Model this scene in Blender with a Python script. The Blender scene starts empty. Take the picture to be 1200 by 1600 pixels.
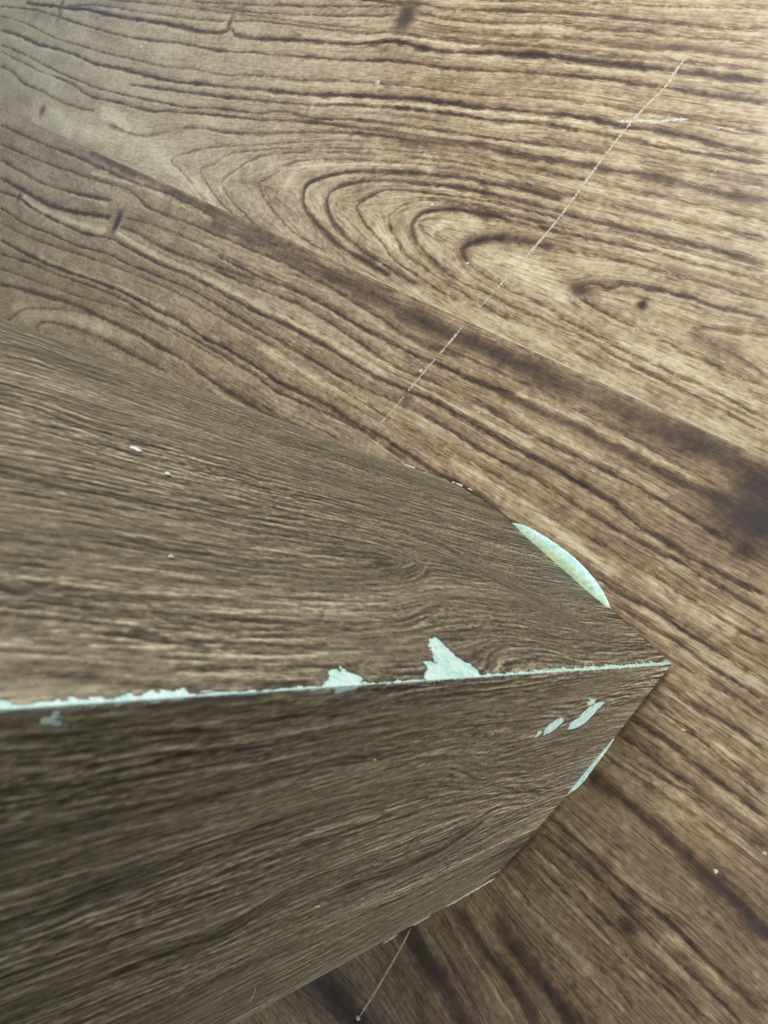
import bpy, bmesh, math
import numpy as np
from mathutils import Matrix, Vector

# ------------------------------------------------------------------ camera
S = bpy.context.scene
COL = S.collection
H, F = 0.30, 1155.0                       # eye height (m), focal length (photo pixels)
NADIR = (1416.0, 1012.0)                  # where the plumb line meets the picture
_d = np.array([NADIR[0]-600, -(NADIR[1]-800), -F]); _d /= np.linalg.norm(_d)
_up = -_d
_x = np.array([1., 0, 0]) - _up*_up[0]; _x /= np.linalg.norm(_x)
R = np.stack([_x, np.cross(_up, _x), _up])
cam = bpy.data.cameras.new('camera')
cam_o = bpy.data.objects.new('camera', cam); COL.objects.link(cam_o)
cam_o.matrix_world = Matrix.Translation((0, 0, H)) @ Matrix(R.tolist()).to_4x4()
cam.sensor_fit = 'VERTICAL'; cam.sensor_height = 24.0; cam.sensor_width = 18.0
cam.lens = 24.0*F/1600
cam.clip_start = 0.005; cam.clip_end = 50
cam.dof.use_dof = True
cam.dof.focus_distance = 0.285
cam.dof.aperture_fstop = cam.lens/0.6
S.camera = cam_o

# ------------------------------------------------------------------ light
w = bpy.data.worlds.new('World'); S.world = w; w.use_nodes = True
bg = w.node_tree.nodes['Background']
bg.inputs[0].default_value = (0.90, 0.96, 0.97, 1); bg.inputs[1].default_value = 0.26
def area(name, loc, target, sx, sy, power, col):
    l = bpy.data.lights.new(name, 'AREA'); l.shape = 'RECTANGLE'; l.size = sx; l.size_y = sy
    l.energy = power; l.color = col
    o = bpy.data.objects.new(name, l); COL.objects.link(o); o.location = loc
    o.rotation_euler = (Vector(target)-Vector(loc)).to_track_quat('-Z', 'Y').to_euler()
    return o
area('window_light', (0.10, 0.50, 0.50), (0, 0.05, 0), 0.34, 0.30, 3.6, (1.0, 0.985, 0.95))
_l = area('low_side_fill', (0.62, -0.46, 0.15), (-0.085, -0.03, 0.0), 0.30, 0.22, 0.21, (1.0, 0.96, 0.90))  # added fill with no known source, brightens the shaded post side
_l.data.spread = math.radians(34)
area('far_window_light', (-1.7, 1.7, 1.15), (-0.3, 0.3, 0), 0.9, 0.9, 4.0, (0.62, 0.82, 1.0))
S.view_settings.view_transform = 'Standard'; S.view_settings.look = 'None'
S.view_settings.exposure = 0.2; S.view_settings.gamma = 1.0
S.render.engine = 'CYCLES'

# ------------------------------------------------------------------ helpers
rng = np.random.default_rng(7)
def ray(px, py):
    return R @ np.array([px-600, -(py-800), -F])
def ground(px, py, z=0.0):
    v = ray(px, py); t = (z-H)/v[2]
    return np.array([v[0]*t, v[1]*t])
def tagit(o, label=None, cat=None, group=None, kind=None):
    if label: o['label'] = label
    if cat: o['category'] = cat
    if group: o['group'] = group
    if kind: o['kind'] = kind
    return o
def link_mesh(name, verts, faces, mat, parent=None, smooth=True, attrs=None):
    me = bpy.data.meshes.new(name)
    verts = np.asarray(verts, np.float32)
    if isinstance(faces, np.ndarray):
        nf, k = faces.shape
        me.vertices.add(len(verts)); me.vertices.foreach_set('co', verts.ravel())
        me.loops.add(nf*k); me.loops.foreach_set('vertex_index', faces.ravel().astype(np.int32))
        me.polygons.add(nf); me.polygons.foreach_set('loop_start', np.arange(0, nf*k, k, dtype=np.int32))
        me.update(calc_edges=True); me.validate()
    else:
        me.from_pydata([tuple(v) for v in verts.tolist()], [], faces)
    if smooth: me.polygons.foreach_set('use_smooth', np.ones(len(me.polygons), bool))
    for k_, a in (attrs or {}).items():
        at = me.attributes.new(k_, 'FLOAT', 'POINT'); at.data.foreach_set('value', np.asarray(a, np.float32).ravel())
    me.materials.append(mat)
    o = bpy.data.objects.new(name, me); COL.objects.link(o)
    if parent: o.parent = parent
    return o

def blur1(a, r, ax):
    if r < 1: return a
    pad = [(0, 0), (0, 0)]; pad[ax] = (r+1, r)
    c = np.cumsum(np.pad(a, pad, mode='edge'), axis=ax, dtype=np.float64)
    n = a.shape[ax]
    if ax == 0: return ((c[2*r+1:2*r+1+n]-c[:n])/(2*r+1)).astype(np.float32)
    return ((c[:, 2*r+1:2*r+1+n]-c[:, :n])/(2*r+1)).astype(np.float32)
def blur(a, rx, ry=None, n=2):
    ry = rx if ry is None else ry
    for _ in range(n): a = blur1(blur1(a, ry, 0), rx, 1)
    return a
def norm(a):
    return (a-a.mean())/(a.std()+1e-9)
def resample(pts, step):
    """Catmull-Rom through the points, evenly spaced"""
    p = np.asarray(pts, float)
    if len(p) > 2:
        q = np.vstack([2*p[0]-p[1], p, 2*p[-1]-p[-2]]); out = []
        for i in range(1, len(q)-2):
            t = np.linspace(0, 1, 14, endpoint=False)[:, None]
            a, b, c, d = q[i-1], q[i], q[i+1], q[i+2]
            out.append(.5*((2*b)+(-a+c)*t+(2*a-5*b+4*c-d)*t*t+(-a+3*b-3*c+d)*t**3))
        out.append(p[-1:]); p = np.vstack(out)
    s = np.r_[0, np.cumsum(np.hypot(*np.diff(p, axis=0).T))]
    n = max(2, int(s[-1]/step)+1); t = np.linspace(0, s[-1], n)
    return np.stack([np.interp(t, s, p[:, 0]), np.interp(t, s, p[:, 1])], 1)

class Grain:
    """A printed grain figure on a rectangle u0..u1 x v0..v1, cell d: traced lines,
    a flow field that follows them, and fibres and pores drawn along the flow."""
    def __init__(s, u0, u1, v0, v1, du, dv, seed):
        s.u0, s.v0, s.du, s.dv = u0, v0, du, dv
        s.nx = int((u1-u0)/du)+1; s.ny = int((v1-v0)/dv)+1
        s.rng = np.random.default_rng(seed)
        s.line = np.zeros((s.ny, s.nx), np.float32)     # dark lines (+) / light (-)
        s.dark = np.zeros_like(s.line); s.light = np.zeros_like(s.line)
        s.tint = np.zeros_like(s.line)
        s.T = np.zeros((3, s.ny, s.nx), np.float32)
    def cells(s, uv):
        return (np.asarray(uv)-[s.u0, s.v0])/[s.du, s.dv]
    def splat(s, dst, cx, cy, rx, ry, amt):
        x0 = max(0, int(cx-3*rx)); x1 = min(s.nx, int(cx+3*rx)+2)
        y0 = max(0, int(cy-3*ry)); y1 = min(s.ny, int(cy+3*ry)+2)
        if x0 >= x1 or y0 >= y1: return
        g = amt*np.exp(-.5*(((np.arange(x0, x1)-cx)/rx)[None, :]**2+((np.arange(y0, y1)-cy)/ry)[:, None]**2))
        np.maximum(dst[y0:y1, x0:x1], g, out=dst[y0:y1, x0:x1])
    def draw(s, uv, wid, amt, light=False, halo=.35, wob=.35, flow=True, taper=True):
        """uv polyline in metres, half width wid (m)"""
        cmin = min(s.du, s.dv)
        p = resample(uv, cmin*.8)
        n = len(p)
        if n < 3: return
        tg = np.gradient(p, axis=0); tg /= np.hypot(*tg.T)[:, None]+1e-12
        nr = np.stack([-tg[:, 1], tg[:, 0]], 1)
        k = np.arange(n)
        ln = n*cmin*.8
        def rnd(period):
            m = max(3, int(ln/period)+3)
            return np.interp(np.linspace(0, m-1, n), np.arange(m), s.rng.normal(size=m))
        off = wid*wob*(rnd(.016)*.5+rnd(.005)*.3+rnd(.0018)*.18)
        aa = amt*np.clip(1+.16*rnd(.03)+.10*rnd(.004), .45, 1.4)
        if taper: aa = aa*np.clip(np.minimum(k, n-1-k)*cmin*.8/.004, 0.15, 1)
        ww = wid*np.clip(1+.25*rnd(.008), .5, 1.6)
        pc = s.cells(p+nr*off[:, None])
        dst = s.light if light else s.dark
        step = max(1, int(wid/cmin*.6))
        inside = (pc[:, 0] > -40) & (pc[:, 0] < s.nx+40) & (pc[:, 1] > -40) & (pc[:, 1] < s.ny+40)
        for i in range(0, n, step):
            if not inside[i]: continue
            rx = max(ww[i]/s.du, .55); ry = max(ww[i]/s.dv, .55)
            s.splat(dst, pc[i, 0], pc[i, 1], rx, ry, aa[i])
            if halo and not light:
                h = s.cells(p[i]-nr[i]*(ww[i]*2.3))
                s.splat(s.light, h[0], h[1], rx, ry, aa[i]*halo)
        if flow:
            c2 = tg[:, 0]**2-tg[:, 1]**2; s2 = 2*tg[:, 0]*tg[:, 1]
            ci = np.round(s.cells(p)).astype(int)
            ok = (ci[:, 0] >= 0) & (ci[:, 0] < s.nx) & (ci[:, 1] >= 0) & (ci[:, 1] < s.ny)
            ci = ci[ok]
            np.add.at(s.T[0], (ci[:, 1], ci[:, 0]), c2[ok]); np.add.at(s.T[1], (ci[:, 1], ci[:, 0]), s2[ok])
            np.add.at(s.T[2], (ci[:, 1], ci[:, 0]), 1)
    def flow(s, base, rads=(3, 9, 27, 70)):
        """unit flow vectors; base = (cos2a, sin2a) prior"""
        num = np.zeros((2, s.ny, s.nx), np.float32)
        left = np.ones((s.ny, s.nx), np.float32)
        for r in rads:
            rx = max(1, int(r)); ry = max(1, int(r*s.du/s.dv))
            w_ = blur(s.T[2], rx, ry); a = blur(s.T[0], rx, ry); b = blur(s.T[1], rx, ry)
            conf = np.clip(w_*rx*1.2, 0, 1)*left
            num[0] += conf*a/(w_+1e-7); num[1] += conf*b/(w_+1e-7); left -= conf
        num[0] += left*base[0]; num[1] += left*base[1]
        num[0] = blur(num[0], 2); num[1] = blur(num[1], 2)
        th = .5*np.arctan2(num[1], num[0])
        s.fx = (np.cos(th)).astype(np.float32); s.fy = np.sin(th).astype(np.float32)
    def lic(s, noise, L, step=1.0):
        m = min(s.du, s.dv)
        vx = s.fx*m/s.du*step; vy = s.fy*m/s.dv*step
        Y, X = np.mgrid[0:s.ny, 0:s.nx].astype(np.float32)
        acc = noise.copy()
        for sg in (1, -1):
            x, y = X.copy(), Y.copy()
            px = (sg*vx).ravel(); py = (sg*vy).ravel(); px, py = px.reshape(X.shape), py.reshape(X.shape)
            for i in range(L):
                x += px; y += py
                xi = np.clip(x+.5, 0, s.nx-1).astype(np.int32); yi = np.clip(y+.5, 0, s.ny-1).astype(np.int32)
                idx = yi*s.nx+xi
                acc += noise.ravel()[idx]
                ax = vx.ravel()[idx]; ay = vy.ravel()[idx]
                fl = np.where(ax*px+ay*py < 0, -1, 1)
                px = ax*fl; py = ay*fl
        return acc/(2*L+1)
    def noise(s, r=0):
        a = s.rng.normal(size=(s.ny, s.nx)).astype(np.float32)
        return norm(blur(a, r, r)) if r else a

# ------------------------------------------------------------------ materials
def nodes(name):
    m = bpy.data.materials.new(name); m.use_nodes = True
    nt = m.node_tree; b = nt.nodes['Principled BSDF']
    return m, nt, b
def N(nt, t, **kw):
    n = nt.nodes.new(t)
    for k, v in kw.items():
        if isinstance(v, (int, float, tuple)) and k in n.inputs: n.inputs[k].default_value = v
        else: setattr(n, k, v)
    return n
def ramp(nt, stops, src):
    r = nt.nodes.new('ShaderNodeValToRGB'); e = r.color_ramp.elements
    while len(e) < len(stops): e.new(.5)
    for i, (p, c) in enumerate(stops):
        e[i].position = p; e[i].color = (*c, 1)
    nt.links.new(src, r.inputs[0]); return r
def srgb(r, g, b):
    f = lambda c: (c/255/12.92) if c/255 <= .04045 else ((c/255+.055)/1.055)**2.4
    return (f(r), f(g), f(b))
def wood_mat(name, stops, tint_col, rough, bump, fine, spec=.5, grain_axis='X', gscale=(90, 1500, 1)):
    m, nt, b = nodes(name)
    L = nt.links.new
    at = N(nt, 'ShaderNodeAttribute'); at.attribute_name = 'tone'
    ti = N(nt, 'ShaderNodeAttribute'); ti.attribute_name = 'tint'
    tc = N(nt, 'ShaderNodeTexCoord'); mp = N(nt, 'ShaderNodeMapping')
    mp.inputs['Scale'].default_value = gscale
    L(tc.outputs['Object'], mp.inputs[0])
    nz = N(nt, 'ShaderNodeTexNoise'); nz.inputs['Scale'].default_value = 1; nz.inputs['Detail'].default_value = 3
    nz.inputs['Roughness'].default_value = .65
    L(mp.outputs[0], nz.inputs['Vector'])
    n2 = N(nt, 'ShaderNodeTexNoise'); n2.inputs['Scale'].default_value = 2400; n2.inputs['Detail'].default_value = 2
    L(tc.outputs['Object'], n2.inputs['Vector'])
    a1 = N(nt, 'ShaderNodeMath', operation='SUBTRACT'); L(nz.outputs[0], a1.inputs[0]); a1.inputs[1].default_value = .5
    a2 = N(nt, 'ShaderNodeMath', operation='MULTIPLY_ADD'); L(a1.outputs[0], a2.inputs[0]); a2.inputs[1].default_value = fine
    L(at.outputs['Fac'], a2.inputs[2])
    a3 = N(nt, 'ShaderNodeMath', operation='SUBTRACT'); L(n2.outputs[0], a3.inputs[0]); a3.inputs[1].default_value = .5
    a4 = N(nt, 'ShaderNodeMath', operation='MULTIPLY_ADD'); L(a3.outputs[0], a4.inputs[0]); a4.inputs[1].default_value = fine*.5
    L(a2.outputs[0], a4.inputs[2])
    r = ramp(nt, stops, a4.outputs[0])
    mx = N(nt, 'ShaderNodeMix', data_type='RGBA'); L(ti.outputs['Fac'], mx.inputs[0]); L(r.outputs[0], mx.inputs[6])
    mx.inputs[7].default_value = (*tint_col, 1)
    L(mx.outputs[2], b.inputs['Base Color'])
    rr = N(nt, 'ShaderNodeMath', operation='MULTIPLY_ADD'); L(a4.outputs[0], rr.inputs[0])
    rr.inputs[1].default_value = -.12; rr.inputs[2].default_value = rough+.06
    L(rr.outputs[0], b.inputs['Roughness'])
    b.inputs['Specular IOR Level'].default_value = spec
    bp = N(nt, 'ShaderNodeBump'); bp.inputs['Strength'].default_value = bump; bp.inputs['Distance'].default_value = .0002
    L(a4.outputs[0], bp.inputs['Height']); L(bp.outputs[0], b.inputs['Normal'])
    return m
FLOOR_STOPS = [(0.0, srgb(44, 36, 33)), (.22, srgb(76, 62, 54)), (.42, srgb(116, 96, 76)),
               (.60, srgb(157, 136, 107)), (.78, srgb(196, 179, 146)), (1.0, srgb(230, 218, 186))]
POST_STOPS = [(0.0, srgb(36, 33, 28)), (.22, srgb(62, 57, 48)), (.42, srgb(98, 91, 77)),
              (.60, srgb(132, 124, 106)), (.8, srgb(180, 171, 148)), (1.0, srgb(218, 210, 188))]
M_floor = wood_mat('walnut_laminate', FLOOR_STOPS, srgb(70, 66, 66), .44, .15, .40, spec=.42, gscale=(420, 2900, 1))
M_post = wood_mat('embossed_brown_foil', POST_STOPS, srgb(50, 46, 44), .50, .6, .62, gscale=(1300, 1300, 170))
def core_mat():
    m, nt, b = nodes('pale_green_fibreboard'); L = nt.links.new
    tc = N(nt, 'ShaderNodeTexCoord')
    n = N(nt, 'ShaderNodeTexNoise'); n.inputs['Scale'].default_value = 420; n.inputs['Detail'].default_value = 8; n.inputs['Roughness'].default_value = .75
    L(tc.outputs['Object'], n.inputs['Vector'])
    r = ramp(nt, [(.3, srgb(168, 208, 202)), (.46, srgb(194, 236, 234)), (.60, srgb(232, 252, 252))], n.outputs[0])
    g = N(nt, 'ShaderNodeAttribute'); g.attribute_name = 'green'
    mx = N(nt, 'ShaderNodeMix', data_type='RGBA'); L(g.outputs['Fac'], mx.inputs[0]); L(r.outputs[0], mx.inputs[6])
    r2 = ramp(nt, [(.3, srgb(134, 156, 96)), (.6, srgb(178, 200, 138))], n.outputs[0]); L(r2.outputs[0], mx.inputs[7])
    L(mx.outputs[2], b.inputs['Base Color']); b.inputs['Roughness'].default_value = .9
    n3 = N(nt, 'ShaderNodeTexNoise'); n3.inputs['Scale'].default_value = 1800; n3.inputs['Detail'].default_value = 4
    L(tc.outputs['Object'], n3.inputs['Vector'])
    bp = N(nt, 'ShaderNodeBump'); bp.inputs['Distance'].default_value = .0004; bp.inputs['Strength'].default_value = .8
    L(n3.outputs[0], bp.inputs['Height']); L(bp.outputs[0], b.inputs['Normal'])
    return m
M_core = core_mat()
def plain(name, c1, c2, rough, scale=900):
    m, nt, b = nodes(name); L = nt.links.new
    tc = N(nt, 'ShaderNodeTexCoord')
    n = N(nt, 'ShaderNodeTexNoise'); n.inputs['Scale'].default_value = scale; n.inputs['Detail'].default_value = 4
    L(tc.outputs['Object'], n.inputs['Vector'])
    r = ramp(nt, [(.35, c1), (.65, c2)], n.outputs[0]); L(r.outputs[0], b.inputs['Base Color'])
    b.inputs['Roughness'].default_value = rough
    bp = N(nt, 'ShaderNodeBump'); bp.inputs['Distance'].default_value = .0002; bp.inputs['Strength'].default_value = .5
    L(n.outputs[0], bp.inputs['Height']); L(bp.outputs[0], b.inputs['Normal'])
    return m
M_fleck = plain('white_chalky_chip', srgb(186, 188, 176), srgb(232, 232, 222), .75)
M_fleck_bright = plain('bright_white_chip', srgb(225, 228, 222), srgb(252, 252, 250), .6)
M_scratch = plain('pale_scuff', srgb(176, 160, 138), srgb(226, 214, 196), .7)
M_plankside = plain('fibreboard_edge', srgb(96, 74, 54), srgb(130, 104, 78), .8)
M_screed = plain('grey_screed', srgb(84, 82, 78), srgb(112, 110, 104), .95, 60)
#@@FLOOR
# ------------------------------------------------------------------ floor
SA, SB = ground(0, 169), ground(1200, 717)          # the long joint between the two planks in view
UD = (SB-SA)/np.linalg.norm(SB-SA); VD = np.array([-UD[1], UD[0]])
def uv(px, py):
    g = ground(px, py)-SA
    return np.array([g@UD, g@VD])
def mpp(px, py):                                     # metres per photo pixel on the floor there
    g = ground(px, py); return math.sqrt(g@g+H*H)/F
corners = np.array([uv(*c) for c in ((0, 0), (1200, 0), (1200, 1600), (380, 1600), (0, 500), (1200, 717))])
U0, U1 = corners[:, 0].min()-.02, corners[:, 0].max()+.02
V0, V1 = corners[:, 1].min()-.012, corners[:, 1].max()+.012
print('floor extents', U0, U1, V0, V1)
# traced growth lines: (plank, half width in photo pixels, strength, kind, points in the photo)
LA = [
 (2.0, .55, [(100,10),(150,8),(207,17),(283,27),(337,33),(362,33),(400,33),(467,40),(567,52),(613,50),(667,58),(733,67),(800,70),(867,75),(933,87),(1000,92),(1100,100),(1200,110)]),
 (3.2, .95, [(40,5),(97,12),(133,15),(187,27),(233,33),(283,43),(320,50),(350,50),(360,46),(370,55),(400,60),(467,63),(533,68),(583,68),(613,65),(660,75),(700,80),(750,83),(800,85),(850,88),(917,97),(1000,105),(1067,112),(1133,122),(1200,128)]),
 (2.3, .75, [(0,10),(50,15),(93,27),(133,40),(200,58),(283,68),(333,78),(400,83),(483,90),(550,95),(610,95),(650,100),(700,107),(800,112),(867,117),(933,123),(1000,132),(1067,143),(1133,153),(1200,163)]),
 (1.6, .6, [(0,25),(40,37),(87,60),(127,72),(160,82),(207,93),(250,103),(300,108),(350,117),(400,118),(467,125),(533,127),(587,130),(667,138),(733,147),(800,150),(867,155),(933,163),(967,170),(1050,182),(1120,195),(1200,212)]),
 (3.0, .95, [(0,47),(33,57),(60,70),(100,80),(127,90),(147,100),(187,108),(227,118),(267,127),(317,132),(360,137),(400,139),(467,147),(550,150),(600,153),(650,155),(700,162),(750,168),(800,173),(850,177),(900,183),(950,193),(1000,200),(1067,213),(1133,230),(1200,240)]),
 (2.4, .8, [(200,132),(270,142),(350,152),(400,157),(467,163),(500,165),(540,163),(600,168),(667,173),(717,180),(767,188),(800,190),(867,197),(933,208),(967,215),(1033,230),(1100,242),(1200,257)]),
 (1.7, .7, [(0,70),(33,83),(60,97),(100,117),(150,137),(187,147),(233,157),(283,167),(333,170),(400,177),(440,175),(493,185),(550,187),(600,193),(680,203),(760,215),(850,226),(950,240)]),
 (1.8, .7, [(0,80),(33,97),(60,110),(110,130),(140,150),(183,160),(227,172),(273,175),(333,180),(400,187),(467,190),(533,197),(600,205),(680,218),(760,228)]),
 (1.8, .55, [(0,103),(20,113),(37,130),(67,143),(93,158),(127,170),(147,173)]),
 (2.2, .45, [(170,195),(200,208),(227,212),(262,205)]),
 (2.2, .6, [(283,200),(317,200),(350,207),(400,209),(467,207),(533,207),(600,213)]),
 (5.0, .7, [(533,207),(600,213),(633,218),(683,223),(733,227),(783,237),(833,247),(883,253),(933,262),(1000,273),(1067,287),(1133,307),(1200,317)]),
 (1.5, .5, [(325,318),(307,297),(283,267),(267,250),(300,237),(333,230),(400,227),(467,222),(533,220),(633,228),(720,238),(800,258),(900,280)]),
 (1.3, .5, [(375,342),(347,320),(327,293),(313,267),(333,257),(360,240),(400,235),(450,232),(550,232),(700,243),(800,268)]),
 (1.4, .5, [(430,372),(400,352),(377,330),(357,307),(347,285),(367,267),(400,247),(433,240),(500,237),(620,243),(760,262),(860,288)]),
 (1.4, .6, [(510,396),(460,363),(433,337),(413,310),(405,287),(420,277),(450,257),(483,250),(550,250),(633,255),(700,263),(750,272),(800,285),(900,308),(1000,330),(1100,354),(1200,380)]),
 (3.4, .85, [(610,432),(560,403),(533,387),(507,363),(487,340),(475,320),(475,300),(483,287),(510,277),(540,270),(600,268),(667,272),(717,277),(767,287),(800,293),(880,312)]),
 (3.0, .8, [(655,447),(610,420),(573,397),(543,373),(527,357),(513,337),(510,312),(520,297),(543,288),(573,283),(633,285),(683,290),(733,297),(800,312),(900,338),(1000,363),(1100,388),(1200,415)]),
 (1.8, .7, [(715,470),(660,437),(613,403),(600,383),(580,363),(567,343),(557,323),(573,310),(600,298),(650,300),(700,305),(750,313),(800,323),(880,344)]),
 (1.7, .65, [(800,505),(740,468),(680,430),(633,397),(623,380),(610,360),(607,340),(620,327),(647,315),(693,313),(733,320),(800,337),(900,360)]),
 (3.8, .95, [(700,428),(676,408),(657,387),(647,370),(643,353),(653,337),(673,330),(713,328),(750,333),(800,345)]),
 (1.8, .7, [(660,395),(693,423),(733,447),(767,460),(800,478),(850,500),(900,522),(1000,577),(1100,627),(1200,680)]),
 (2.0, .6, [(750,333),(800,345),(880,365),(1000,390),(1100,415),(1200,440)]),
 (5.0, .75, [(733,410),(722,396),(725,386),(750,376),(790,373),(830,379),(867,388)]),
 (2.0, .6, [(867,388),(967,407),(1017,420),(1067,433),(1133,453),(1200,470)]),
 (1.7, .75, [(722,396),(733,413),(760,433),(800,457),(820,463),(853,480),(883,500),(927,523),(967,543),(1017,567),(1067,590),(1130,620),(1200,655)]),
 (7.0, .8, [(904,462),(903,450),(915,443)]),
 (2.7, .85, [(905,452),(920,443),(950,449),(980,445),(1017,452),(1067,463),(1117,480),(1167,492),(1200,500)]),
 (1.8, .75, [(905,462),(913,470),(940,487),(973,503),(1017,523),(1067,550),(1100,563),(1150,587),(1200,607)]),
 (3.0, .55, [(1200,590),(1167,567),(1133,547),(1107,533),(1083,512),(1117,515),(1167,520),(1200,528)]),
 (2.6, .7, [(560,0),(620,5),(660,7),(700,15),(800,17),(900,22),(1000,32),(1067,38),(1133,43),(1200,45)]),
 (2.0, .6, [(330,10),(400,20),(467,23),(533,25),(600,25),(653,22),(700,30),(750,35),(800,37),(867,37),(917,45),(1000,50),(1067,58),(1133,63),(1200,72)]),
 (3.5, .45, [(650,37),(700,48),(800,57),(867,60),(933,65),(1000,72),(1100,80),(1200,92)]),
 (1.5, .6, [(300,3),(400,8),(533,10),(640,10)]),
 (1.5, .55, [(170,0),(250,7),(333,18),(400,25),(480,36),(560,44)]),
 (1.5, .6, [(740,0),(900,4),(1050,10),(1200,14)]),
 (2.5, .45, [(900,350),(1000,374),(1100,400),(1200,428)]),
 (1.6, .55, [(830,262),(930,284),(1030,305),(1120,328),(1200,345)]),
 (1.8, .5, [(860,300),(960,322),(1060,345),(1200,372)]),
 (1.6, .45, [(1000,170),(1080,182),(1200,198)]),
 (3.0, .4, [(980,250),(1080,270),(1200,292)]),
 (2.0, .4, [(840,215),(930,228),(1030,250),(1130,272),(1200,285)]),
]
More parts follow.
